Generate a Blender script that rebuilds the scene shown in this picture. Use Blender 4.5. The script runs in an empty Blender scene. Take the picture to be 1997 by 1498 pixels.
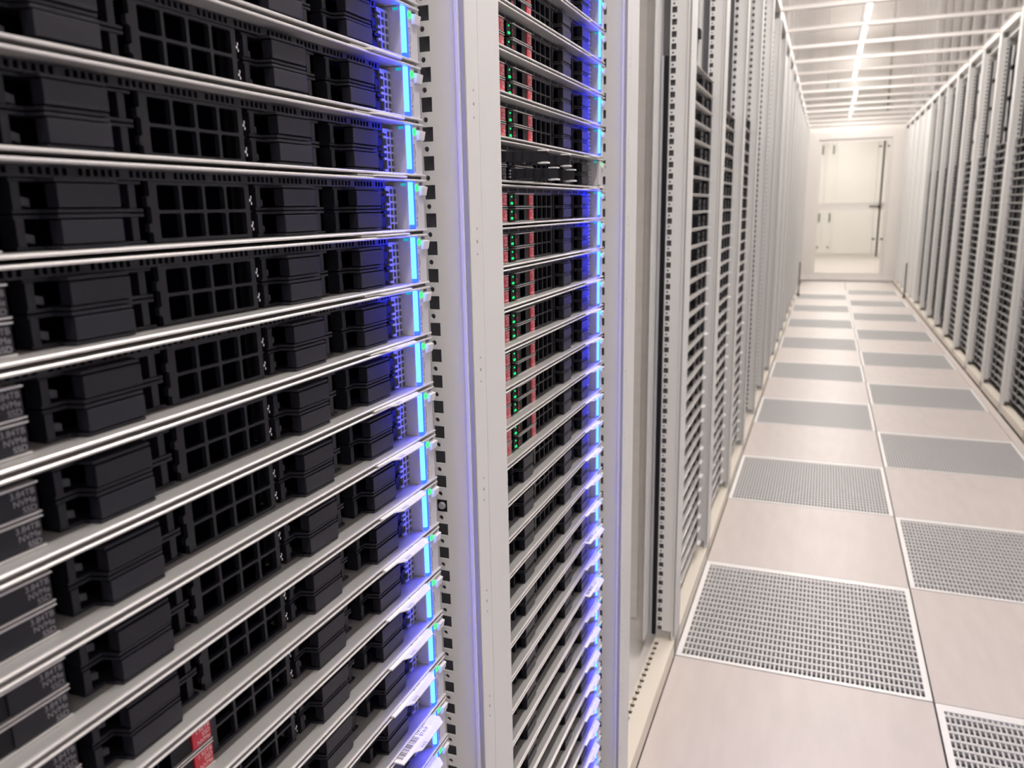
import bpy, bmesh, math, random
from mathutils import Matrix, Vector, geometry

random.seed(7)
scene = bpy.context.scene
col = scene.collection

# ------------------------------------------------------------------ camera
F_PX, YAW, PITCH, ROLL = 1544.32, 0.37445, 0.21796, -0.01823
CAM = (-0.30347, -1.87367, 1.13779)
fw = Vector((-math.sin(YAW)*math.cos(PITCH), math.cos(YAW)*math.cos(PITCH), -math.sin(PITCH)))
rt = Vector((math.cos(YAW), math.sin(YAW), 0))
up = rt.cross(fw)
c_, s_ = math.cos(ROLL), math.sin(ROLL)
rt2, up2 = c_*rt + s_*up, -s_*rt + c_*up
cd = bpy.data.cameras.new('camera')
cam = bpy.data.objects.new('camera', cd); col.objects.link(cam)
cd.sensor_fit = 'HORIZONTAL'; cd.sensor_width = 36.0
cd.lens = F_PX*36.0/1997.0
cd.clip_start = 0.01; cd.clip_end = 100
m = Matrix((rt2, up2, -fw)).transposed().to_4x4()
m.translation = Vector(CAM)
cam.matrix_world = m
cd.dof.use_dof = True
cd.dof.focus_distance = 0.72
cd.dof.aperture_fstop = 10.0
scene.camera = cam

# ------------------------------------------------------------------ world, exposure
w = bpy.data.worlds.new('world'); scene.world = w
w.use_nodes = True
bg = w.node_tree.nodes['Background']
bg.inputs[0].default_value = (1.0, 0.97, 0.93, 1); bg.inputs[1].default_value = 0.25
vs = scene.view_settings
vs.view_transform = 'Standard'; vs.look = 'None'; vs.gamma = 1.0
vs.use_curve_mapping = False
vs.exposure = 0.50
LAMP_W = 21.0          # watts of every tube lamp
LAMP_COL = (1.0, 0.955, 0.91)

# ------------------------------------------------------------------ materials
def mat(name, color, rough=0.5, metal=0.0, noise=0.0, nscale=40.0, stretch=(1, 1, 1), bump=0.0, spec=0.5, coat=0.0):
    M = bpy.data.materials.new(name); M.use_nodes = True
    nt = M.node_tree; b = nt.nodes['Principled BSDF']
    b.inputs['Base Color'].default_value = (*color, 1)
    b.inputs['Roughness'].default_value = rough
    b.inputs['Metallic'].default_value = metal
    b.inputs['Specular IOR Level'].default_value = spec
    b.inputs['Coat Weight'].default_value = coat
    if noise or bump:
        tc = nt.nodes.new('ShaderNodeTexCoord')
        mp = nt.nodes.new('ShaderNodeMapping'); mp.inputs['Scale'].default_value = stretch
        n = nt.nodes.new('ShaderNodeTexNoise'); n.inputs['Scale'].default_value = nscale
        n.inputs['Detail'].default_value = 4
        nt.links.new(tc.outputs['Object'], mp.inputs[0]); nt.links.new(mp.outputs[0], n.inputs['Vector'])
        if noise:
            r = nt.nodes.new('ShaderNodeValToRGB')
            r.color_ramp.elements[0].position = 0.3; r.color_ramp.elements[1].position = 0.7
            r.color_ramp.elements[0].color = (*[c*(1-noise) for c in color], 1)
            r.color_ramp.elements[1].color = (*[min(1, c*(1+noise)) for c in color], 1)
            nt.links.new(n.outputs[0], r.inputs[0]); nt.links.new(r.outputs[0], b.inputs['Base Color'])
        if bump:
            bp = nt.nodes.new('ShaderNodeBump'); bp.inputs['Strength'].default_value = bump
            bp.inputs['Distance'].default_value = 0.001
            nt.links.new(n.outputs[0], bp.inputs['Height']); nt.links.new(bp.outputs[0], b.inputs['Normal'])
    return M

def emit(name, color, strength):
    M = bpy.data.materials.new(name); M.use_nodes = True
    nt = M.node_tree; nt.nodes.clear()
    o = nt.nodes.new('ShaderNodeOutputMaterial'); e = nt.nodes.new('ShaderNodeEmission')
    e.inputs[0].default_value = (*color, 1); e.inputs[1].default_value = strength
    nt.links.new(e.outputs[0], o.inputs[0])
    return M

def clear_pane(name, tint, ior=1.5, rough=0.02):
    M = bpy.data.materials.new(name); M.use_nodes = True
    nt = M.node_tree; nt.nodes.clear()
    o = nt.nodes.new('ShaderNodeOutputMaterial'); mx = nt.nodes.new('ShaderNodeMixShader')
    lw = nt.nodes.new('ShaderNodeLayerWeight'); lw.inputs[0].default_value = 0.5
    pw = nt.nodes.new('ShaderNodeMath'); pw.operation = 'POWER'; pw.inputs[1].default_value = 5.0
    fr = nt.nodes.new('ShaderNodeMath'); fr.operation = 'MULTIPLY_ADD'; fr.inputs[1].default_value = 0.85; fr.inputs[2].default_value = 0.04
    nt.links.new(lw.outputs['Facing'], pw.inputs[0]); nt.links.new(pw.outputs[0], fr.inputs[0])
    t = nt.nodes.new('ShaderNodeBsdfTransparent'); t.inputs[0].default_value = (*tint, 1)
    g = nt.nodes.new('ShaderNodeBsdfGlossy'); g.inputs['Roughness'].default_value = rough
    nt.links.new(fr.outputs[0], mx.inputs[0]); nt.links.new(t.outputs[0], mx.inputs[1])
    nt.links.new(g.outputs[0], mx.inputs[2]); nt.links.new(mx.outputs[0], o.inputs[0])
    return M

M = dict(
    frame=mat('light_grey_powder_coat', (0.735, 0.735, 0.72), 0.42, bump=0.03, nscale=900),
    inner=mat('rack_inner_sheet', (0.82, 0.79, 0.76), 0.38, noise=0.03, nscale=8, stretch=(1, 1, 6)),
    hole_shade=mat('hole_shade_grey', (0.10, 0.10, 0.11), 0.6),
    mid_grey=mat('mid_grey_matte', (0.36, 0.355, 0.34), 0.7),
    black=mat('black_plastic', (0.008, 0.008, 0.011), 0.5, bump=0.05, nscale=1500, spec=0.25),
    panel=mat('charcoal_plastic', (0.014, 0.0135, 0.020), 0.40, bump=0.06, nscale=1800, spec=0.35),
    dark=mat('deep_black', (0.001, 0.001, 0.003), 0.9, spec=0.0),  # lightless black, puts the shade inside openings into the colour
    steel=mat('brushed_steel', (0.80, 0.78, 0.76), 0.32, 0.6, noise=0.05, nscale=60, stretch=(40, 1, 40)),
    shelf=mat('galvanised_sheet', (0.43, 0.425, 0.41), 0.42, 0.4),
    zinc=mat('zinc_sheet', (0.46, 0.46, 0.48), 0.4, 0.3),
    ear=mat('grey_ear_plastic', (0.58, 0.575, 0.59), 0.45),
    earline=mat('ear_engraving', (0.22, 0.22, 0.25), 0.5),
    white=mat('white_plastic', (0.80, 0.79, 0.79), 0.35),
    paper=mat('sticker_paper', (0.90, 0.89, 0.88), 0.5),
    ink=mat('black_ink', (0.02, 0.02, 0.025), 0.6),
    red=mat('red_label', (0.62, 0.025, 0.05), 0.4),
    redink=mat('label_white_ink', (0.85, 0.72, 0.70), 0.5),
    greyink=mat('label_grey_ink', (0.30, 0.29, 0.31), 0.5),
    latch=mat('latch_grey', (0.10, 0.10, 0.11), 0.4),
    chrome=mat('chrome_clip', (0.8, 0.8, 0.82), 0.2, 1.0),
    tile=mat('vinyl_floor_tile', (0.60, 0.545, 0.515), 0.38, noise=0.035, nscale=5, stretch=(6, 1.2, 1)),
    bars=mat('zinc_grating_bars', (0.60, 0.595, 0.59), 0.4, 0.15),
    grate=mat('zinc_grating', (0.82, 0.81, 0.80), 0.4, 0.1),
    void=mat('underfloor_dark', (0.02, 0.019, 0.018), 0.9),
    plinth=mat('cream_base_profile', (0.78, 0.72, 0.62), 0.45),
    alu=mat('white_aluminium', (0.80, 0.77, 0.74), 0.35),
    wall=mat('warm_white_wall', (0.80, 0.77, 0.73), 0.6),
    handle=mat('dark_handle', (0.08, 0.07, 0.065), 0.4, 0.4),
    cable=mat('dark_cable', (0.05, 0.05, 0.06), 0.6),
    glass=clear_pane('door_glass', (0.97, 0.98, 0.97)),
    roof=clear_pane('polycarbonate_pane', (0.93, 0.92, 0.93), 1.5, 0.06),
    tube=emit('tube_light', (1.0, 0.90, 0.78), 14.0),
    blue=emit('blue_light_bar', (0.22, 0.78, 64.0), 1.0),
    deep=emit('blue_light_edge', (0.06, 0.18, 6.0), 1.0),
    green=emit('green_ring', (0.10, 1.0, 0.22), 1.1),
    greenled=emit('green_status_light', (0.02, 0.85, 0.20), 1.0),
    teal=emit('teal_indicator', (0.01, 0.35, 0.45), 0.9),
)
for k_ in ('green', 'greenled', 'teal', 'deep', 'tube'):
    M[k_].cycles.emission_sampling = 'NONE'
scene.cycles.max_bounces = 8; scene.cycles.diffuse_bounces = 4; scene.cycles.glossy_bounces = 4
M['unlit'] = mat('unlit_light_guide', (0.62, 0.63, 0.65), 0.3)

# ------------------------------------------------------------------ mesh helpers
class MB:
    def __init__(self): self.v = []; self.f = []
    def add(self, vs, fs):
        o = len(self.v); self.v += [tuple(p) for p in vs]; self.f += [tuple(i+o for i in f) for f in fs]; return self
    def box(self, x0, x1, y0, y1, z0, z1):
        return self.add([(x0,y0,z0),(x1,y0,z0),(x1,y1,z0),(x0,y1,z0),(x0,y0,z1),(x1,y0,z1),(x1,y1,z1),(x0,y1,z1)],
                        [(0,3,2,1),(4,5,6,7),(0,1,5,4),(1,2,6,5),(2,3,7,6),(3,0,4,7)])
    def prism(self, poly, a, b, axis='z'):
        n = len(poly)
        def P(u, v, w):
            return (u, v, w) if axis == 'z' else ((u, w, v) if axis == 'y' else (w, u, v))
        vs = [P(u, v, a) for u, v in poly] + [P(u, v, b) for u, v in poly]
        fs = [tuple(range(n))[::-1], tuple(range(n, 2*n))]
        fs += [(i, (i+1) % n, n+(i+1) % n, n+i) for i in range(n)]
        return self.add(vs, fs)
    def plate(self, outer, holes, a, b, axis='x'):
        """flat plate with holes; outline in two coordinates, thickness a..b along axis"""
        loops = [outer] + holes
        pts = [q for l in loops for q in l]
        tris = geometry.tessellate_polygon([[Vector((u, v, 0)) for u, v in l] for l in loops])
        n = len(pts)
        def P(u, v, w):
            return (u, v, w) if axis == 'z' else ((u, w, v) if axis == 'y' else (w, u, v))
        vs = [P(u, v, a) for u, v in pts] + [P(u, v, b) for u, v in pts]
        fs = [tuple(t) for t in tris] + [tuple(i+n for i in t[::-1]) for t in tris]
        o = 0
        for l in loops:
            k = len(l)
            fs += [(o+i, o+(i+1) % k, n+o+(i+1) % k, n+o+i) for i in range(k)]
            o += k
        return self.add(vs, fs)
    def cyl(self, cx, cy, cz, r, h, axis='x', n=12, r2=None):
        r2 = r if r2 is None else r2
        vs = []
        for k, (rr, w_) in enumerate(((r, 0), (r2, h))):
            for i in range(n):
                a = 2*math.pi*i/n; u, v = rr*math.cos(a), rr*math.sin(a)
                vs.append((cx+w_, cy+u, cz+v) if axis == 'x' else ((cx+u, cy+w_, cz+v) if axis == 'y' else (cx+u, cy+v, cz+w_)))
        fs = [tuple(range(n))[::-1], tuple(range(n, 2*n))] + [(i, (i+1) % n, n+(i+1) % n, n+i) for i in range(n)]
        return self.add(vs, fs)
    def tube(self, pts, r, n=7):
        pts = [Vector(q) for q in pts]; vs = []; fs = []
        for i, q in enumerate(pts):
            d = (pts[min(i+1, len(pts)-1)] - pts[max(i-1, 0)]).normalized()
            a = d.cross(Vector((0.3, 1, 0.2))).normalized(); b = d.cross(a)
            vs += [q + r*(math.cos(2*math.pi*k/n)*a + math.sin(2*math.pi*k/n)*b) for k in range(n)]
        for i in range(len(pts)-1):
            fs += [(i*n+k, i*n+(k+1) % n, (i+1)*n+(k+1) % n, (i+1)*n+k) for k in range(n)]
        fs += [tuple(range(n)), tuple(range((len(pts)-1)*n, len(pts)*n))]
        return self.add(vs, fs)
    def mesh(self, name, material, bevel=0.0, smooth=False):
        me = bpy.data.meshes.new(name); me.from_pydata(self.v, [], self.f)
        bm = bmesh.new(); bm.from_mesh(me)
        bmesh.ops.remove_doubles(bm, verts=bm.verts, dist=1e-7)
        bmesh.ops.recalc_face_normals(bm, faces=bm.faces)
        if bevel:
            es = [e for e in bm.edges if len(e.link_faces) == 2 and e.calc_face_angle(0) > 0.6]
            bmesh.ops.bevel(bm, geom=es, offset=bevel, segments=2, affect='EDGES', profile=0.6, clamp_overlap=True)
        bm.to_mesh(me); bm.free()
        if smooth:
            for q in me.polygons: q.use_smooth = True
        me.materials.append(M[material] if isinstance(material, str) else material)
        return me

def rect(u0, u1, v0, v1, r=0.0, seg=3):
    if not r: return [(u0, v0), (u1, v0), (u1, v1), (u0, v1)]
    out = []
    for cu, cv, a0 in ((u1-r, v0+r, -90), (u1-r, v1-r, 0), (u0+r, v1-r, 90), (u0+r, v0+r, 180)):
        for k in range(seg+1):
            a = math.radians(a0 + 90*k/seg); out.append((cu+r*math.cos(a), cv+r*math.sin(a)))
    return out
def ngon(cu, cv, r, n=10):
    return [(cu+r*math.cos(2*math.pi*k/n), cv+r*math.sin(2*math.pi*k/n)) for k in range(n)]

def put(name, me, parent=None, loc=(0, 0, 0), rotz=0.0):
    o = bpy.data.objects.new(name, me); col.objects.link(o)
    o.location = loc
    if rotz: o.rotation_euler = (0, 0, rotz)
    if parent: o.parent = parent
    return o
def tag(o, label, cat, group=None):
    o['label'] = label; o['category'] = cat
    if group: o['group'] = group
    return o
def root(name, loc, rotz=0.0):
    o = put(name, None, None, loc, rotz); o.empty_display_size = 0.02; return o
def struct(o): o['kind'] = 'structure'; return o

_txt = {}
def text_mesh(s, size, material, plane, align='LEFT'):
    """lettering as a mesh: plane 'front' reads along +Y and faces +X, 'flat' reads along +Y and faces up"""
    key = (s, size, material, plane, align)
    if key in _txt: return _txt[key]
    cu = bpy.data.curves.new('lettering', 'FONT'); cu.body = s; cu.size = size; cu.align_x = align
    cu.space_line = 0.95
    ob = bpy.data.objects.new('lettering', cu); col.objects.link(ob)
    dg = bpy.context.evaluated_depsgraph_get()
    me = bpy.data.meshes.new_from_object(ob.evaluated_get(dg))
    bpy.data.objects.remove(ob); bpy.data.curves.remove(cu)
    me.name = 'lettering'
    if plane == 'front': T = Matrix(((0, 0, 1, 0), (1, 0, 0, 0), (0, 1, 0, 0), (0, 0, 0, 1)))
    else: T = Matrix(((0, -1, 0, 0), (1, 0, 0, 0), (0, 0, 1, 0), (0, 0, 0, 1)))
    me.transform(T)
    me.materials.clear(); me.materials.append(M[material])
    _txt[key] = me
    return me

ORD = ['zeroth','first','second','third','fourth','fifth','sixth','seventh','eighth','ninth','tenth','eleventh','twelfth',
       'thirteenth','fourteenth','fifteenth','sixteenth','seventeenth','eighteenth','nineteenth','twentieth']
def ordw(n):
    if n <= 20: return ORD[n]
    if n < 30: return 'twenty-' + ORD[n-20]
    return 'thirtieth' if n == 30 else 'thirty-' + ORD[n-30]

# ------------------------------------------------------------------ layout constants
U = 0.04445
Z0 = 1.2085                     # a gap between two rack units
B0 = -1.187                     # boundary of first and second left rack
XL, XR = -0.600, 0.645          # fronts of the left and right rack rows
YEND = 10.93
ROOF_Z = 2.18
def gap(n): return Z0 + U*n
def B(k): return B0 + 0.6*k

# ------------------------------------------------------------------ floor
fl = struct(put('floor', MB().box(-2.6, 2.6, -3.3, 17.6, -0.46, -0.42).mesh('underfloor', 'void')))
T = 0.5975
tile_me = MB().box(0.0012, T, 0.0012, T, -0.035, 0).mesh('floor_tile', 'tile', 0.0012)
frame_o = rect(0.0015, T-0.0003, 0.0015, T-0.0003); frame_i = rect(0.016, T-0.0145, 0.014, T-0.026)
grate_frame = MB().plate(frame_o, [frame_i], -0.032, 0.0005, 'z').mesh('grate_frame', 'grate')
NB, NC = 51, 18
cross_me = MB().box(0.014, T-0.0125, -0.0042, 0.0042, -0.010, 0).mesh('cross_bar', 'bars')
bear_me = MB().box(-0.0020, 0.0020, 0.014, T-0.0125, -0.030, -0.0012).mesh('bearing_bar', 'bars')
cps = [0.014 + (T-0.0265)*(i+1)/(NC+1) for i in range(NC)]
bps = [0.014 + (T-0.0265)*(i+1)/(NB+1) for i in range(NB)]
gb = MB()
for c in cps: gb.box(0.014, T-0.0125, c-0.0042, c+0.0042, -0.010, 0)
for c in bps: gb.box(c-0.0020, c+0.0020, 0.014, T-0.0125, -0.030, -0.0012)
grid_me = gb.mesh('grate_bars', 'bars')
for row in range(-5, 18):
    for side in (0, 1):
        x0 = -0.6 if side == 0 else 0.0
        is_grate = (row % 2 == 0) == (side == 0) and row <= 15
        if not is_grate:
            put('floor_tile', tile_me, fl, (x0, row*0.6, 0)); continue
        g = put('floor_grate', grate_frame, fl, (x0, row*0.6, 0))
        if (side, row) in ((0, 0), (1, -1), (1, 1), (0, 2)):
            for c in cps: put('cross_bar', cross_me, g, (0, c, 0))
            for c in bps: put('bearing_bar', bear_me, g, (c, 0, 0))
        else:
            o = put('grate_bars', grid_me, g); o['kind'] = 'stuff'
# infill strip to the right-hand racks and the floor beyond the door
put('floor_strip', MB().box(0.6, 0.639, -3, 10.86, -0.035, 0).mesh('floor_strip', 'tile', 0.001), fl)
put('floor_tile', MB().box(-1.6, 1.8, 10.98, 17.5, -0.035, 0.0).mesh('floor_beyond', 'tile'), fl)

# ------------------------------------------------------------------ aisle roof
rf = struct(put('ceiling', MB().box(XL-0.05, XL-0.002, -3.2, YEND, ROOF_Z-0.026, ROOF_Z+0.01)
                .box(XR+0.002, XR+0.05, -3.2, YEND, ROOF_Z-0.026, ROOF_Z+0.01).mesh('roof_rails', 'alu', 0.002)))
bar_me = MB().box(XL-0.002, XR+0.002, -0.013, 0.013, -0.009, 0.012).mesh('cross_rail', 'alu', 0.002)
pane_me = MB().box(XL, XR, 0.018, 0.582, 0.003, 0.007).mesh('roof_pane', 'roof')
y = 3.66 - 0.6*11
while y < YEND-0.1:
    put('cross_rail', bar_me, rf, (0, y, ROOF_Z)); put('roof_pane', pane_me, rf, (0, y, ROOF_Z)); y += 0.6

# hall above and around the aisle
struct(put('ceiling_slab', MB().box(-2.6, 2.6, -3.3, 17.6, 3.3, 3.36).mesh('hall_ceiling', 'wall')))
struct(put('wall_back', MB().box(-2.6, 2.6, -3.36, -3.3, -0.4, 3.36).mesh('wall_back', 'wall')))
struct(put('wall_left', MB().box(-2.66, -2.6, -3.3, 17.6, -0.4, 3.36).mesh('wall_left', 'wall')))
struct(put('wall_right', MB().box(2.6, 2.66, -3.3, 17.6, -0.4, 3.36).mesh('wall_right', 'wall')))
struct(put('wall_far', MB().box(-2.6, 2.6, 17.5, 17.56, -0.4, 3.36).mesh('wall_far', 'wall')))

# tube lamps above the roof
hous_me = MB().box(-0.025, 0.025, -0.78, 0.78, 0.0, 0.05).mesh('housing', 'white', 0.004)
diff_me = MB().prism([(-0.018, 0), (-0.016, -0.012), (-0.008, -0.018), (0.008, -0.018), (0.016, -0.012), (0.018, 0)], -0.76, 0.76, 'y').mesh('diffuser', 'tube')
rod_me = MB().cyl(0, -0.6, 0.05, 0.004, 0.46, 'z', 6).cyl(0, 0.6, 0.05, 0.004, 0.46, 'z', 6).mesh('suspension', 'zinc')
LY = [-2.1, -0.1, 1.9, 3.9, 5.9, 7.75, 9.75]
words = ['over the nearest rack', 'over the second rack', 'over the empty bay', 'past the empty bay',
         'third from the glass door', 'second from the glass door', 'nearest to the glass door']
def lamp(loc, label, power):
    L = root('tube_lamp', loc); tag(L, label, 'lamp', 'tube lamps above the aisle roof')
    put('housing', hous_me, L); put('diffuser', diff_me, L); put('suspension', rod_me, L)
    ld = bpy.data.lights.new('tube_light', 'AREA'); ld.shape = 'RECTANGLE'; ld.size = 0.034; ld.size_y = 1.5
    ld.energy = power; ld.color = LAMP_COL
    o = bpy.data.objects.new('tube_light', ld); col.objects.link(o); o.parent = L; o.location = (0, 0, -0.020)
    lu = bpy.data.lights.new('added_uplight', 'AREA'); lu.shape = 'RECTANGLE'; lu.size = 0.06; lu.size_y = 1.5  # upward light added to brighten the hall above the roof
    lu.energy = power*0.2; lu.color = LAMP_COL
    o = bpy.data.objects.new('added_uplight', lu); col.objects.link(o); o.parent = L; o.location = (0, 0, 0.052); o.rotation_euler = (math.pi, 0, 0)
for yy, wd in zip(LY, words):
    lamp((-0.07, yy, 2.80), 'glowing tube lamp above the aisle roof, ' + wd, LAMP_W)
lamp((0.0, 12.6, 2.80), 'glowing tube lamp in the room just behind the glass door', LAMP_W*1.7)
lamp((0.0, 15.0, 2.80), 'glowing tube lamp before the cabinet behind the glass door', LAMP_W*1.7)

# ------------------------------------------------------------------ racks
H = 2.15
post_r = (MB().prism([(-0.0085, -0.0262), (-0.0085, -0.0310), (-0.0045, -0.0310), (-0.0045, -0.0262), (0, -0.0262), (0, -0.0006), (-0.0085, -0.0006)], 0.0, H, 'z')
          .box(-0.07, -0.0085, -0.012, -0.0006, 0.0, H)).mesh('post', 'frame', 0.0008)
post_l = (MB().box(-0.0085, 0, -0.5994, -0.549, 0, H).box(-0.07, -0.0085, -0.5994, -0.588, 0.0, H)).mesh('post', 'frame', 0.0008)
step_shade_me = MB().box(-0.0043, -0.0008, -0.0290, -0.0262, 0.06, H-0.04).mesh('step_shade_strip', 'mid_grey')  # grey strip: shade of the post's step put into its colour
dm = MB()
for k in range(-10, 9):
    for d in (-0.0115, 0, 0.0115):
        z = 1.109 + 0.1196*k + d
        if 0.1 < z < 2.1: dm.cyl(-0.0004, -0.0125, z, 0.0016 if d == 0 else 0.0011, 0.0006, 'x', 8)
dimple_me = dm.mesh('dimples', 'mid_grey')
def flange_mesh(y0, y1, yd):
    # inward flange of a post: a square and a round hole every 25 mm
    r = MB()
    for i in range(82):
        za = 0.8535 - 0.0065 - 0.025*31 + 0.025*i
        r.plate(rect(-0.047, -0.0085, za, za+0.025), [rect(-0.0440, -0.0330, za+0.0003, za+0.0128), ngon(-0.0400, za+0.0189, 0.0024)], y0, y1, 'y')
    return r.mesh('mounting_flange', 'frame')
flange_r = flange_mesh(-0.0282, -0.0262, 0)
flange_l = flange_mesh(-0.5500, -0.5480, 0)
rail_r = MB().box(-0.069, -0.066, -0.090, -0.0285, 0.07, 2.07).mesh('mounting_rail', 'frame', 0.0005)
rail_l = MB().box(-0.069, -0.066, -0.5478, -0.51, 0.07, 2.07).mesh('mounting_rail', 'frame', 0.0005)
rr_back = MB().box(-0.062, -0.0095, -0.0215, -0.0195, 0.07, 2.07).box(-0.062, -0.0095, -0.5565, -0.5545, 0.07, 2.07).mesh('hole_shade_plate', 'hole_shade')  # dark plates added behind the flange holes to paint their shade
base_me = MB().box(-0.05, 0, -0.5994, -0.0006, 0.004, 0.048).mesh('base_profile', 'plinth', 0.0015)
hl = [rect(-0.048, -0.036, -0.560+0.025*i, -0.5475+0.025*i) for i in range(21)] + [ngon(-0.042, -0.5415+0.025*i, 0.0025, 8) for i in range(20)]
base_perf = MB().plate(rect(-0.05, 0, -0.5994, -0.0006), hl, 0.046, 0.048, 'z').box(-0.004, 0, -0.5994, -0.0006, 0.004, 0.046).box(-0.05, -0.046, -0.5994, -0.0006, 0.004, 0.046).mesh('base_profile', 'plinth')
top_me = MB().box(-0.07, -0.036, -0.546, -0.0276, H-0.035, H).mesh('top_profile', 'frame', 0.0015)
side_me = MB().box(-1.0, -0.07, -0.012, -0.002, 0.004, H).box(-1.0, -0.07, -0.598, -0.590, 0.004, H).mesh('side_panel', 'inner')
back_me = MB().box(-1.01, -1.0, -0.598, -0.002, 0.004, H).box(-1.0, -0.07, -0.59, -0.012, H-0.02, H).mesh('rear_panel', 'inner')
tray = MB()
tray.box(-1.0, -0.056, -0.59, -0.012, 0.012, 0.02)
tray_me = tray.mesh('base_tray', 'inner')
blank_me = MB().box(-0.03, -0.018, -0.546, -0.0276, 0.05, H-0.05).mesh('blanking_panel', 'frame', 0.001)
upper_me = MB().box(-0.06, -0.05, -0.515, -0.085, 1.49, H-0.05).mesh('blanking_panel', 'frame', 0.001)

def rack(loc, rotz, label, front, group):
    R = root('server_rack', loc, rotz); tag(R, label, 'rack', group)
    put('post', post_r, R); put('post', post_l, R); put('step_shade_strip', step_shade_me, R)
    put('mounting_rail', rail_r, R); put('mounting_rail', rail_l, R); put('hole_shade_plate', rr_back, R)
    put('mounting_flange', flange_r, R); put('mounting_flange', flange_l, R)
    put('base_profile', base_perf if front == 'empty' else base_me, R); put('top_profile', top_me, R)
    put('side_panel', side_me, R); put('rear_panel', back_me, R); put('base_tray', tray_me, R)
    o = put('dimples', dimple_me, R); o['kind'] = 'stuff'
    if front == 'blank': put('blanking_panel', blank_me, R)
    if front == 'upper': put('blanking_panel', upper_me, R)
    return R

left_desc = {0: 'open grey rack nearest the camera, full of blue-lit servers',
             1: 'open grey rack with red-labelled drives, second on the left',
             2: 'empty open rack bay left of the aisle, no servers inside',
             3: 'open grey rack just past the empty bay on the left',
             4: 'open grey rack second past the empty bay on the left',
             5: 'open grey rack third past the empty bay on the left'}
racks = {}
for k in range(0, 20):
    lab = left_desc.get(k) or ('%s pale rack on the left, %s past the empty bay' % ('open' if k < 9 else 'closed', ordw(k-2)))
    kind = 'empty' if k == 2 else ('open' if k < 9 else 'blank')
    racks['L', k] = rack((XL, B(k), 0), 0, lab, kind, 'racks along the left of the aisle')
for k in range(5, 20):
    i = k-4
    lab = ('open grey server rack on the right, %s from the right edge' if k < 15 else 'closed pale rack on the right, %s from the right edge') % ordw(i)
    racks['R', k] = rack((XR, B(k), 0), math.pi, lab, 'open' if k < 15 else 'blank', 'racks along the right of the aisle')
# closed fronts that continue the two rows behind the camera
struct(put('wall_left_near', MB().box(XL-0.4, XL-0.02, -3.3, B(-1)-0.005, 0.004, H).mesh('wall_left_near', 'frame')))
struct(put('wall_right_near', MB().box(XR+0.02, XR+0.4, -3.3, B(5)-0.005, 0.004, H).mesh('wall_right_near', 'frame')))
# inside of the empty bay: perforated depth rails, black strip, cage nut
pd = MB()
for i in range(80):
    za = 0.09 + 0.025*i
    pd.plate(rect(-0.17, -0.10, za, za+0.025), [rect(-0.141, -0.129, za+0.006, za+0.018)], -0.019, -0.017, 'y')
put('depth_rail', pd.mesh('depth_rail', 'inner'), racks['L', 2])
strip = put('power_strip', MB().box(-0.0575, -0.0472, -0.0345, -0.0284, 0.06, 1.46).mesh('power_strip', 'black', 0.002), None, (XL, B(2), 0))
tag(strip, 'tall black strip mounted upright inside the empty rack bay', 'power strip')
put('edge_rail', MB().box(-0.0645, -0.0580, -0.0345, -0.0284, 0.06, 1.46).mesh('edge_rail', 'zinc', 0.001), strip)
trm = MB()
for i in range(14):
    for j in range(6):
        trm.box(-0.40+0.045*j, -0.39+0.045*j, -0.55+0.038*i, -0.532+0.038*i, 0.0199, 0.0206)
o = put('tray_slots', trm.mesh('tray_slots', 'mid_grey'), racks['L', 2]); o['kind'] = 'stuff'
nut = root('cage_nut', (XL-0.0385, B0-0.0282, 0.8536)); tag(nut, 'round cage nut screw in the perforated post of the nearest rack', 'screw')
put('cage', MB().box(-0.0053, 0.0053, 0.0004, 0.0030, -0.0061, 0.0061).mesh('cage', 'black', 0.0004), nut)
put('screw_head', MB().cyl(0, 0.0006, 0, 0.0040, -0.0026, 'y', 14, 0.0032).mesh('screw_head', 'zinc', 0.0003), nut)

# ------------------------------------------------------------------ server part meshes (local: x out of the rack, y along it, z up)
yL, yR = -0.5265, -0.0714
def lip(z0, z1, y0, y1):
    zc, h = (z0+z1)/2, (z1-z0)/2
    prof = [(-0.045, z0)] + [(-0.020-h+h*math.cos(a), zc+h*math.sin(a)) for a in [math.radians(d) for d in range(-90, 91, 30)]] + [(-0.045, z1)]
    return MB().prism(prof, y0, y1, 'y')
S = {}
S['chassis'] = MB().box(-0.62, -0.050, yL+0.002, -0.0895, 0.0012, 0.0432).mesh('chassis', 'black')
S['top_lip'] = lip(0.0414, 0.0432, yL, yR).mesh('top_lip', 'steel')
S['bottom_lip'] = lip(0.0012, 0.0030, yL, yR).mesh('bottom_lip', 'steel')
S['shelf'] = MB().box(-0.050, -0.0218, yL, -0.0965, 0.0030, 0.00315).mesh('shelf', 'shelf')
hs = []
yy = yL+0.006
i = 0
while yy < -0.120:
    if i % 14 not in (6, 13): hs.append(rect(yy, yy+0.0026, 0.0370, 0.0404))
    yy += 0.0043; i += 1
S['vent_strip'] = MB().plate(rect(yL, -0.115, 0.0358, 0.0413), hs, -0.0365, -0.0345, 'x').mesh('vent_strip', 'panel')
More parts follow.
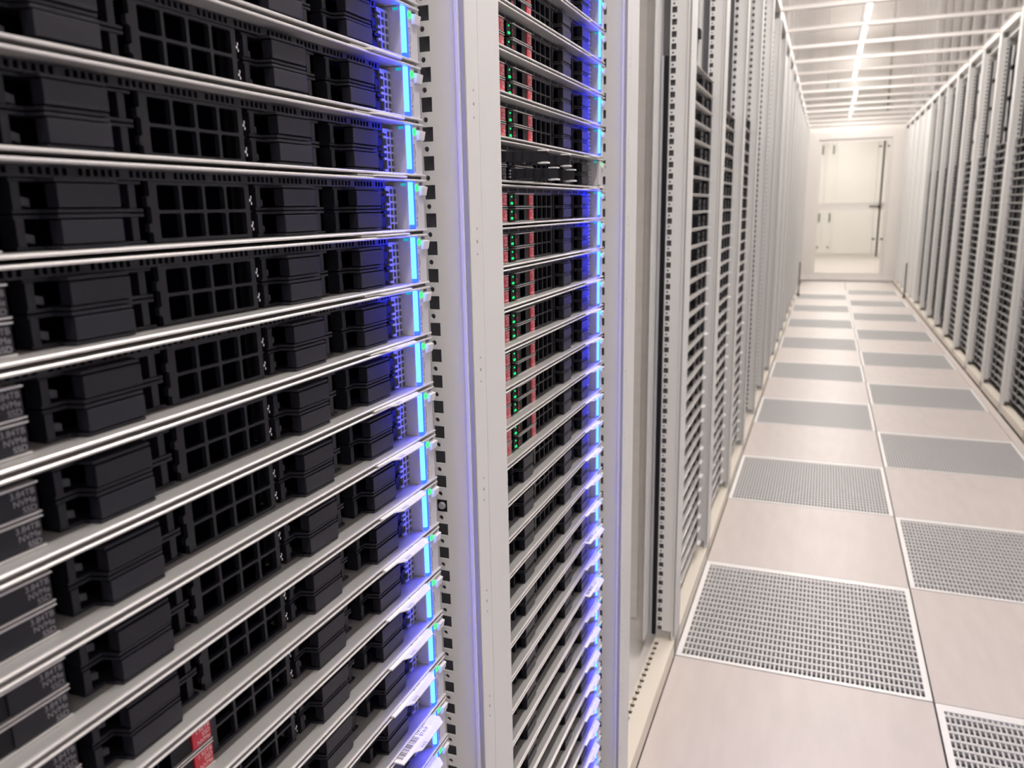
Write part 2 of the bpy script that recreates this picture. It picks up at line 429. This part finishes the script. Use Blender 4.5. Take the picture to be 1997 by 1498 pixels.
# blank drive carrier
def arm(z0, z1):
    return MB().prism([(0, -0.046), (0.0735, -0.046), (0.0735, -0.0365), (0.0532, -0.0365), (0.0502, -0.0272), (0.0153, -0.0272), (0.0125, -0.0365), (0, -0.0365)][::-1], z0, z1, 'z')
def swap(mb):  # outline was given as (y, x)
    mb.v = [(b, a, c) for a, b, c in mb.v]; return mb
db = MB()
for z0, z1 in ((0, 0.0016), (0.0139, 0.0155)):
    a_ = swap(arm(z0, z1)); db.add(a_.v, a_.f)
db.box(-0.046, -0.0355, 0, 0.0042, 0.0016, 0.0139)
db.box(-0.046, -0.0372, 0.0655, 0.0700, 0.0016, 0.0139)
S['blank'] = db.mesh('drive_blank', 'panel', 0.00025)
fp = MB().box(-0.034, -0.0264, 0.0155, 0.0500, 0.0024, 0.0131)
S['blank_face'] = fp.mesh('face_plate', 'panel', 0.0004)
S['blank_latch'] = MB().prism([(0.0080, 0.0035), (0.0122, 0.0025), (0.0122, 0.0065), (0.0080, 0.0075)], -0.044, -0.0405, 'x').mesh('latch', 'latch', 0.0003)
S['blank_back'] = MB().box(-0.0475, -0.0465, 0.0, 0.0735, 0.0, 0.0155).mesh('recess_shade', 'dark')  # black sheet stands in for the shade inside the carrier
# eight-pane air window
wh = []
cw, cb, rh, rb = 0.0158, 0.0021, 0.0132, 0.0017
for c in range(4):
    for r_ in range(2):
        u0 = 0.0052 + c*(cw+cb); v0 = 0.0020 + r_*(rh+rb)
        wh.append(rect(u0, u0+cw, v0, v0+rh, 0.0013))
S['window'] = MB().plate([(0, 0), (0.0785, 0), (0.0785, 0.0318), (0, 0.0318), (0, 0.0245), (-0.0022, 0.0235), (-0.0022, 0.0195), (0, 0.0185), (0, 0.0105), (-0.0022, 0.0095), (-0.0022, 0.006), (0, 0.005)], wh, -0.0385, -0.0352, 'x').mesh('air_window', 'panel')
S['window_back'] = MB().box(-0.0495, -0.0485, 0.0, 0.0785, 0.0, 0.0318).box(-0.0495, -0.0387, 0.0, 0.0785, -0.0004, 0.0001).box(-0.0495, -0.0387, 0.0, 0.0785, 0.0317, 0.0321).mesh('window_shade_sheet', 'dark')  # black sheets paint the shade behind the window openings
S['window_side'] = (MB().box(-0.046, -0.0365, 0.0790, 0.0802, 0, 0.0318).box(-0.046, -0.038, 0.0802, 0.0835, 0.0148, 0.0158)).mesh('window_edge', 'panel')
S['clip'] = MB().box(-0.0395, -0.0362, 0, 0.0011, 0, 0.0017).box(-0.0395, -0.0372, -0.0008, 0.0015, 0.0020, 0.0036).box(-0.0395, -0.0365, 0.0002, 0.0012, 0.0036, 0.0055).mesh('hinge_clip', 'chrome', 0.0002)
# drive carrier with label
S['carrier'] = (MB().box(-0.046, -0.0325, 0, 0.0735, 0.0008, 0.0142).box(-0.0325, -0.0315, 0.012, 0.058, 0.0012, 0.0138)).mesh('drive_carrier', 'black', 0.0003)
S['carrier_edge'] = (MB().box(-0.046, -0.0300, 0.012, 0.0735, 0.0142, 0.0150).box(-0.046, -0.0300, 0.012, 0.0735, 0, 0.0008)).mesh('carrier_edge', 'steel')
S['carrier_vent'] = (MB().box(-0.0316, -0.0311, 0.027, 0.0325, 0.0020, 0.0130).box(-0.0316, -0.0311, 0.0340, 0.042, 0.0020, 0.0130)).mesh('vent', 'dark')
S['red'] = MB().prism(rect(0.0585, 0.0730, 0.0014, 0.0136, 0.001), -0.0326, -0.0306, 'x').mesh('label', 'red')
S['greylab'] = MB().prism(rect(0.0440, 0.0725, 0.0014, 0.0136, 0.001), -0.0326, -0.0306, 'x').mesh('label', 'panel')
S['led'] = MB().cyl(-0.0326, 0.0045, 0.0040, 0.0013, 0.0010, 'x', 8).cyl(-0.0326, 0.0075, 0.0040, 0.0013, 0.0010, 'x', 8).mesh('status_light', 'greenled')
S['led2'] = MB().cyl(-0.0326, 0.0055, 0.0112, 0.0009, 0.0010, 'x', 8).mesh('status_light', 'greenled')
S['icon'] = MB().plate(ngon(0.0155, 0.0062, 0.0028, 12), [ngon(0.0155, 0.0062, 0.0021, 12)], -0.0316, -0.0312, 'x').mesh('icon', 'red')
# perforated corner grille with tabs
gh = []
for c in range(2):
    for r_ in range(6):
        gh.append(rect(0.0068+c*0.0058, 0.0108+c*0.0058, 0.0035+r_*0.0056, 0.0075+r_*0.0056, 0.0006, 2))
g = MB().plate([(0.0055, 0.002), (0.0175, 0.002), (0.0175, 0.0375), (0, 0.0375), (0, 0.0345), (0.0055, 0.0335)], gh, -0.0355, -0.0342, 'x')
for z in (0.0045, 0.0135, 0.0185, 0.0225, 0.0300): g.box(-0.0355, -0.0335, 0.0, 0.0058, z, z+0.0018)
S['grille'] = g.mesh('corner_grille', 'zinc')
S['hinge'] = (MB().box(-0.046, -0.036, -0.119, -0.1125, 0.0040, 0.0155).box(-0.046, -0.036, -0.119, -0.1125, 0.0200, 0.0315)
              .box(-0.046, -0.034, -0.1195, -0.1115, 0.0160, 0.0180)).mesh('hinge_block', 'black', 0.0004)
# right ear
ew = MB().box(-0.060, -0.0240, -0.0961, -0.0955, 0.0031, 0.0412)           # inner wall facing the drives
ew.plate(rect(-0.0885, yR, 0.0031, 0.0412), [rect(-0.0790, -0.0722, 0.0388, 0.0408)], -0.0250, -0.0225, 'x')
ew.box(-0.060, -0.0250, -0.0725, yR, 0.0031, 0.0412)
ew.box(-0.0300, -0.0250, -0.0955, -0.0885, 0.0031, 0.0412)
S['ear'] = ew.mesh('ear', 'ear', 0.0003)
S['latch_tab'] = MB().prism([(-0.0225, 0.0298), (-0.0200, 0.0304), (-0.0185, 0.0373), (-0.0225, 0.0382)], -0.0808, yR+0.0006, 'y').mesh('latch_tab', 'white', 0.0004)
BARP = [(-0.0250, -0.0953), (-0.0226, -0.0953), (-0.0212, -0.0944), (-0.0210, -0.0926), (-0.0223, -0.0917), (-0.0250, -0.0917)]
S['light_bar'] = MB().prism(BARP, 0.0066, 0.0408, 'z').mesh('light_bar', 'blue')
S['light_end'] = MB().prism(BARP, 0.0036, 0.0066, 'z').mesh('light_end', 'deep')
S['light_bar_off'] = S['light_bar'].copy(); S['light_bar_off'].materials.clear(); S['light_bar_off'].materials.append(M['unlit'])
S['light_edge'] = MB().prism([(-0.0250, -0.0913), (-0.0219, -0.0913), (-0.0209, -0.0903), (-0.0214, -0.0889), (-0.0250, -0.0887)], 0.0036, 0.0408, 'z').mesh('light_edge', 'deep')
S['light_edge_off'] = S['light_edge'].copy(); S['light_edge_off'].materials.clear(); S['light_edge_off'].materials.append(M['unlit'])
S['ring'] = MB().plate(ngon(-0.0838, 0.0364, 0.0030, 16), [ngon(-0.0838, 0.0364, 0.0016, 16)], -0.0226, -0.0221, 'x').mesh('power_button', 'green')
S['button'] = MB().cyl(-0.0226, -0.0838, 0.0364, 0.0014, 0.0003, 'x', 10).mesh('button_core', 'greenled')
S['indicator'] = MB().box(-0.0300, -0.0255, -0.0966, -0.0960, 0.0380, 0.0400).mesh('indicator', 'teal')
en = MB().plate(rect(-0.0866, -0.0838, 0.0150, 0.0268, 0.0008), [rect(-0.0861, -0.0843, 0.0155, 0.0263, 0.0006)], -0.0226, -0.02235, 'x')
en.box(-0.0226, -0.02235, -0.0828, -0.0824, 0.0165, 0.0225).box(-0.0226, -0.02235, -0.0866, -0.0808, 0.0312, 0.0315)
en.plate(rect(-0.0862, -0.0838, 0.0048, 0.0092), [rect(-0.0857, -0.0843, 0.0053, 0.0087)], -0.0226, -0.02235, 'x')
en.box(-0.0226, -0.02235, -0.0858, -0.0848, 0.0108, 0.0128).box(-0.0226, -0.02235, -0.0840, -0.0836, 0.0100, 0.0135).box(-0.0226, -0.02235, -0.0860, -0.0838, 0.0140, 0.0143)
S['engraving'] = en.mesh('engraving', 'earline')
S['ear_left'] = MB().box(-0.060, -0.0225, yL-0.020, yL-0.0005, 0.0031, 0.0412).mesh('ear', 'ear', 0.0005)
# pull-out tab, origin at its front edge
tabp = [(-0.173, -0.055), (-0.173, -0.0060), (-0.1560, -0.0052), (-0.1500, 0.0), (-0.1095, 0.0), (-0.1030, -0.0065), (-0.1030, -0.055)]
S['tab'] = MB().prism([(x, y_) for y_, x in tabp], -0.0007, 0.0005, 'z').mesh('label_tab', 'white', 0.0002)
S['sticker'] = MB().prism([(x, y_) for y_, x in [(-0.1725, -0.0205), (-0.1725, -0.0063), (-0.1180, -0.0058), (-0.1180, -0.0200)]], 0.0005, 0.00062, 'z').mesh('sticker', 'paper')
bc = MB(); yb = -0.1690
rnd = random.Random(3)
while yb < -0.1365:
    wd = rnd.choice((0.0003, 0.0005, 0.0008)); bc.box(-0.0185, -0.0098, yb, yb+wd, 0.00062, 0.00066); yb += wd + rnd.choice((0.0004, 0.0005, 0.0009))
S['barcode'] = bc.mesh('barcode', 'ink')
t_code = text_mesh('DX13M\n8T41P', 0.0052, 'ink', 'flat')
t_num = text_mesh('R470', 0.0040, 'earline', 'flat')
t_red = text_mesh('1.92TB\nSSD\nNVMe', 0.0040, 'redink', 'front', 'RIGHT')
t_grey = text_mesh('3.84TB\nNVMe\nSSD', 0.0042, 'greyink', 'front', 'RIGHT')
COLS = {'D2': -0.1856, 'D1': -0.2718, 'W': -0.3575, 'D0': -0.4348, 'D3': -0.5205}
ROWS = (0.0036, 0.0200)

def add_blank(R, y, z):
    b = put('drive_blank', S['blank'], R, (0, y, z))
    put('face_plate', S['blank_face'], b); put('latch', S['blank_latch'], b); put('recess_shade', S['blank_back'], b)
def add_carrier(R, y, z, kind, lit=True):
    b = put('drive_carrier', S['carrier'], R, (0, y, z))
    put('carrier_edge', S['carrier_edge'], b)
    if kind == 'red':
        o = put('label', S['red'], b); o['label'] = 'red capacity label'
        put('lettering', t_red, b, (-0.0305, 0.0724, 0.0098))
        put('vent', S['carrier_vent'], b); put('icon', S['icon'], b)
        if lit:
            put('status_light', S['led'], b); put('status_light', S['led2'], b)
    else:
        put('label', S['greylab'], b); put('lettering', t_grey, b, (-0.0305, 0.0718, 0.0098))

def server(rack_y, n, label, group, left, d0, prot, lit=True, levers=False):
    R = root('rack_server', (XL, rack_y, gap(n))); tag(R, label, 'server', group)
    for k in ('chassis', 'top_lip', 'bottom_lip', 'shelf', 'vent_strip', 'hinge_block', 'ear', 'latch_tab'):
        put(k, S[{'hinge_block': 'hinge'}.get(k, k)], R)
    put('ear', S['ear_left'], R)
    for cname in ('D1', 'D2'):
        for z in ROWS:
            if levers and cname == 'D1': add_carrier(R, COLS[cname], z, 'grey')
            else: add_blank(R, COLS[cname], z)
    for cname, kind in (('D0', d0), ('D3', left)):
        for z in ROWS:
            if kind == 'blank': add_blank(R, COLS[cname], z)
            else: add_carrier(R, COLS[cname], z, kind)
    wn = put('air_window', S['window'], R, (0, COLS['W'], 0.0038))
    put('window_edge', S['window_side'], wn); put('window_shade_sheet', S['window_back'], wn)
    put('hinge_clip', S['clip'], wn, (0, 0.0812, 0.0040)); put('hinge_clip', S['clip'], wn, (0, 0.0812, 0.0195))
    put('corner_grille', S['grille'], R, (0, -0.1145, 0))
    o = put('light_bar', S['light_bar' if lit else 'light_bar_off'], R); o['label'] = 'glowing blue light bar' if lit else 'unlit light bar'
    if lit: put('light_end', S['light_end'], R)
    put('light_edge', S['light_edge' if lit else 'light_edge_off'], R)
    ri = put('power_button', S['ring'], R); ri['label'] = 'glowing green ring'
    put('button_core', S['button'], ri)
    put('indicator', S['indicator'], R); put('engraving', S['engraving'], R)
    tb = put('label_tab', S['tab'], R, (-0.020+prot, 0, 0.0))
    tb['label'] = 'white pull-out tab with barcode sticker'
    put('sticker', S['sticker'], tb); put('barcode', S['barcode'], tb)
    put('lettering', t_code, tb, (-0.0135, -0.1345, 0.0007)); put('lettering', t_num, tb, (-0.0005, -0.1478, 0.0006))
    return R

PROT = {-4: .0055, -5: .0065, -6: .0075, -7: .0080, -8: .0085, -9: .0085, -10: .0088, -11: .0090, -12: .0150, -13: .0135, -14: .009}
for n in range(5, -15, -1):
    if n > 2:
        lab = 'blue-lit black server of the nearest rack, %s above the photo\'s top edge' % ordw(n-2)
    elif n == -9: lab = 'blue-lit server in the nearest rack with two red drive labels'
    elif n == -12: lab = 'blue-lit server in the nearest rack whose barcode tab sticks out farthest'
    else: lab = 'blue-lit black server in the nearest rack, %s down from the photo\'s top' % ordw(3-n)
    server(B0, n, lab, 'servers in the nearest rack', 'grey', 'red' if n in (-9, -10) else 'blank', PROT.get(n, 0.0035))
for n in range(5, -25, -1):
    i = 6-n
    if n == -1: lab = 'unlit server with drive levers swung open, in the second rack'
    elif n >= -8: lab = 'blue-lit server with red drive labels in the second rack, %s down' % ordw(i)
    else: lab = 'blue-lit server with blank black bays in the second rack, %s down' % ordw(i)
    red = 'red' if n >= -8 else 'blank'
    pr_ = 0.003 if n > -4 else (0.008 if n > -10 else 0.0095 + 0.005*(n in (-13, -15)))
    R = server(B(1)-0.012, n, lab, 'servers in the second rack', 'grey' if n == -1 else red, 'grey' if n == -1 else red, pr_, lit=(n != -1))
    if n == -1:
        # drive levers swung out of the front
        lv = MB().prism([(-0.030, 0.0), (0.008, 0.026), (0.014, 0.036), (0.009, 0.0385), (0.000, 0.030), (-0.034, 0.006)], 0.0018, 0.0130, 'z').mesh('drive_lever', 'black', 0.0006)
        rb_ = MB()
        for q in range(4):
            t_ = 0.15+0.22*q; x_, y_ = -0.030+0.038*t_+0.0004, 0.026*t_
            rb_.box(x_-0.0005, x_+0.0018, y_-0.0010, y_+0.0010, 0.0022, 0.0126)
        rib_me = rb_.mesh('lever_ribs', 'panel')
        cap_me = MB().box(0.005, 0.0155, 0.028, 0.0395, 0.0002, 0.0020).box(0.005, 0.015, 0.029, 0.0390, 0.0130, 0.0145).mesh('lever_cap', 'white', 0.0003)
        end_me = MB().box(-0.034, -0.027, -0.004, 0.003, 0.0030, 0.0052).box(-0.034, -0.027, -0.004, 0.003, 0.0062, 0.0084).box(-0.034, -0.027, -0.004, 0.003, 0.0094, 0.0116).mesh('lever_pivot', 'chrome', 0.0004)
        for y_, z_ in ((-0.475, ROWS[1]), (-0.395, ROWS[1]), (-0.440, ROWS[0]), (-0.375, ROWS[0])):
            l_ = put('drive_lever', lv, R, (0, y_, z_)); put('lever_ribs', rib_me, l_); put('lever_cap', cap_me, l_); put('lever_pivot', end_me, l_)

# ------------------------------------------------------------------ farther servers, plainer
S['far_body'] = MB().box(-0.62, -0.040, yL, yR, 0.0012, 0.0432).mesh('chassis', 'black')
S['far_panel'] = (MB().box(-0.041, -0.029, 0.0132, 0.0560, 0.0045, 0.0180).box(-0.041, -0.029, 0.0132, 0.0560, 0.0198, 0.0335)).mesh('drive_panel', 'panel', 0.0005)
S['far_ear'] = MB().box(-0.060, -0.0260, -0.108, yR, 0.0040, 0.0405).mesh('ear', 'black', 0.0008)
S['far_tab'] = MB().box(-0.045, 0.0, -0.125, -0.0880, -0.0007, 0.0008).mesh('label_tab', 'white', 0.0003)
S['far_blue_strip'] = MB().box(-0.030, -0.0235, yL-0.006, yL-0.001, 0.0036, 0.0408).mesh('light_bar', 'deep')  # glowing strip added on the left ear for a bluish tint
S['far_top'] = MB().box(-0.045, -0.0270, yL, yR, 0.0402, 0.0438).mesh('top_lip', 'shelf')
S['far_bottom'] = MB().box(-0.045, -0.0270, yL, yR, 0.0005, 0.0038).mesh('bottom_lip', 'shelf')
def far_server(side, k, n, label, group, light):
    R = root('rack_server', (XL if side == 'L' else XR, B(k), gap(n)), 0 if side == 'L' else math.pi); tag(R, label, 'server', group)
    put('chassis', S['far_body'], R); put('top_lip', S['top_lip' if side == 'L' else 'far_top'], R); put('bottom_lip', S['bottom_lip' if side == 'L' else 'far_bottom'], R)
    for c in (('D1', 'D2') if side == 'L' else ('D0', 'D3')): put('drive_panel', S['far_panel'], R, (0, COLS[c]+0.012, 0))
    if side == 'L':
        put('ear', S['far_ear'], R)
        if n < 0: put('label_tab', S['far_tab'], R, (-0.020+0.004+0.006*((n*7+k*3) % 5)/5, 0, 0))
    else:
        put('ear', S['ear_left'], R)
        if light: put('light_bar', S['far_blue_strip'], R)
    return R
ln = {3: 'first', 4: 'second', 5: 'third'}
for k, top in ((3, 5), (4, 4), (5, 5)):
    for n in range(top, -26, -1):
        far_server('L', k, n, 'black server in the %s rack past the empty bay, %s from top' % (ln[k], ordw(top-n+1)), 'servers in the %s rack past the empty bay' % ln[k], False)
for k, top in ((6, 5), (7, 5), (8, 5), (9, 4), (10, 4)):
    # rack built from boundary k towards k+1
    for n in range(top, -26, -1):
        far_server('R', k, n, 'black server in the right-hand row, %s rack from the right edge, %s from top' % (ordw(k-4), ordw(top-n+1)), 'servers in the right-hand row', k <= 8)
st = MB()
def stuff_server(x, sgn, yb_, n):
    z = gap(n)
    def bx(x0, x1, y0, y1, z0, z1):
        xa, xb = sorted((x+sgn*x0, x+sgn*x1)); ya, yb2 = sorted((yb_+sgn*y0, yb_+sgn*y1)); st.box(xa, xb, ya, yb2, z+z0, z+z1)
    bx(-0.3, -0.036, yL, yR, 0.0040, 0.0410)
for (x, sgn, k) in ((XR, -1, 11), (XR, -1, 12), (XR, -1, 13), (XR, -1, 14), (XL, 1, 6), (XL, 1, 7), (XL, 1, 8)):
    for n in range(4, -25, -1): stuff_server(x, -1 if x > 0 else 1, B(k), n)
so = put('far_servers', st.mesh('far_servers', 'black')); so['kind'] = 'stuff'
tag(so, 'many small black servers in the far racks down the aisle', 'servers')

# ------------------------------------------------------------------ cables in the upper parts of the racks
def bundle(side, k, y0, zs, label):
    x = XL if side == 'L' else XR; sg = 1 if side == 'L' else -1
    mb = MB(); rn = random.Random(k*7+len(label))
    for j in range(4):
        pts = []
        for i in range(9):
            t = i/8; z = zs[0] + (zs[1]-zs[0])*t
            pts.append((x - sg*(0.075+0.012*j) + 0.008*rn.uniform(-1, 1), y0 + sg*0.012*math.sin(9*t+j) + 0.006*rn.uniform(-1, 1), z))
        mb.tube(pts, 0.005, 6)
    o = put('cable_bundle', mb.mesh('cable_bundle', 'cable', smooth=True)); tag(o, label, 'cables', 'cable bundles above the servers')
    tm = MB()
    for t in (0.2, 0.5, 0.8):
        z = zs[0] + (zs[1]-zs[0])*t; tm.box(x-sg*0.125, x-sg*0.06, y0-0.02, y0+0.02, z-0.012, z+0.012)
    tm.v = [tuple(q) for q in tm.v]
    put('cable_tie', tm.mesh('cable_tie', 'black', 0.003), o)
bundle('L', 3, B(3)-0.10, (1.49, 2.05), 'dark cable bundle above the servers just past the empty bay')
bundle('L', 4, B(4)-0.11, (1.45, 2.05), 'dark cable bundle in the second rack past the empty bay')
for k in (7, 8, 9, 10):
    bundle('R', k, B(k)+0.50, (1.45, 2.06), 'dark cable bundle in the %s rack from the right edge' % ordw(k-4))

# ------------------------------------------------------------------ end wall with the glass door
dw = MB()
dw.plate(rect(-0.72, 0.78, -0.02, 2.2), [rect(-0.47, 0.50, 0.03, 2.03)], YEND, YEND+0.08, 'y')
struct(put('wall_end', dw.mesh('wall_end', 'alu', 0.003)))
D = struct(root('door_1', (0, YEND+0.02, 0)))
fr = MB().plate(rect(-0.468, 0.498, 0.032, 2.028), [rect(-0.43, 0.46, 0.11, 1.99)], 0, 0.04, 'y')
put('door_frame', fr.mesh('door_frame', 'alu', 0.002), D)
put('mid_rail', MB().box(-0.43, 0.46, 0.0, 0.04, 1.035, 1.125).mesh('mid_rail', 'alu', 0.002), D)
put('gasket', MB().box(-0.43, 0.46, -0.004, 0.0, 1.120, 1.130).box(-0.43, 0.46, -0.004, 0, 1.030, 1.040).box(-0.434, -0.428, -0.003, 0, 0.11, 1.99).box(0.457, 0.463, -0.003, 0, 0.11, 1.99).box(-0.43, 0.46, -0.003, 0, 1.985, 1.995).box(-0.43, 0.46, -0.003, 0, 0.105, 0.115).mesh('gasket', 'inner'), D)
put('pane', MB().box(-0.43, 0.46, 0.017, 0.023, 0.11, 1.035).mesh('pane', 'glass'), D)
put('pane', MB().box(-0.43, 0.46, 0.017, 0.023, 1.125, 1.99).mesh('pane', 'glass'), D)
put('pull_bar', MB().cyl(0.40, -0.06, 0.36, 0.013, 1.62, 'z', 12).box(0.39, 0.41, -0.06, 0.0, 0.50, 0.52).box(0.39, 0.41, -0.06, 0, 1.80, 1.82).mesh('pull_bar', 'handle'), D)
put('door_lever', MB().box(0.26, 0.42, -0.07, -0.05, 1.065, 1.088).box(0.38, 0.41, -0.055, 0, 1.05, 1.10).mesh('door_lever', 'handle', 0.004), D)
put('hinge', MB().box(0.33, 0.37, -0.012, 0.0, 0.60, 0.625).box(0.44, 0.475, -0.012, 0, 0.60, 0.625).box(0.33, 0.37, -0.012, 0, 1.90, 1.92).box(0.44, 0.47, -0.012, 0, 1.90, 1.92).mesh('hinge', 'handle'), D)
put('sill', MB().box(-0.72, 0.78, -0.07, 0.0, 0.0, 0.035).mesh('sill', 'alu', 0.004), D)
cb_ = root('white_cabinet', (0, 16.8, 0)); tag(cb_, 'tall white cabinet seen through the glass door', 'cabinet')
put('body', MB().box(-1.6, 1.8, 0.0, 0.5, 0.0, 3.0).mesh('body', 'wall', 0.004), cb_)
for i, (a, b_) in enumerate(((-1.55, -0.40), (-0.39, -0.19), (-0.18, 0.62), (0.63, 1.75))):
    for z0, z1 in ((0.06, 1.0), (1.02, 2.90)):
        dr = put('cabinet_door', MB().box(a+0.005, b_-0.005, -0.02, 0, z0, z1).mesh('cabinet_door', 'alu', 0.003), cb_)
        if i < 2:
            zh = 0.80 if z0 < 1 else 2.20
            put('handle', MB().box(b_-0.065, b_-0.040, -0.05, -0.02, zh-0.06, zh+0.12).mesh('handle', 'handle', 0.003), dr)
            if z0 < 1: put('knob', MB().cyl(b_-0.055, -0.02, 0.20, 0.02, -0.02, 'y', 10).mesh('knob', 'handle'), dr)
for sx, xx in ((-1, -0.575), (1, 0.625)):
    o = put('door_stop', MB().cyl(xx, 8.72, 0.0, 0.016, 0.03, 'z', 10).box(xx-0.008, xx+0.008, 8.72, 8.735, 0.02, 0.42).mesh('door_stop', 'handle', 0.002))
    tag(o, 'thin dark floor post on the %s before the glass door' % ('left' if sx < 0 else 'right'), 'post')
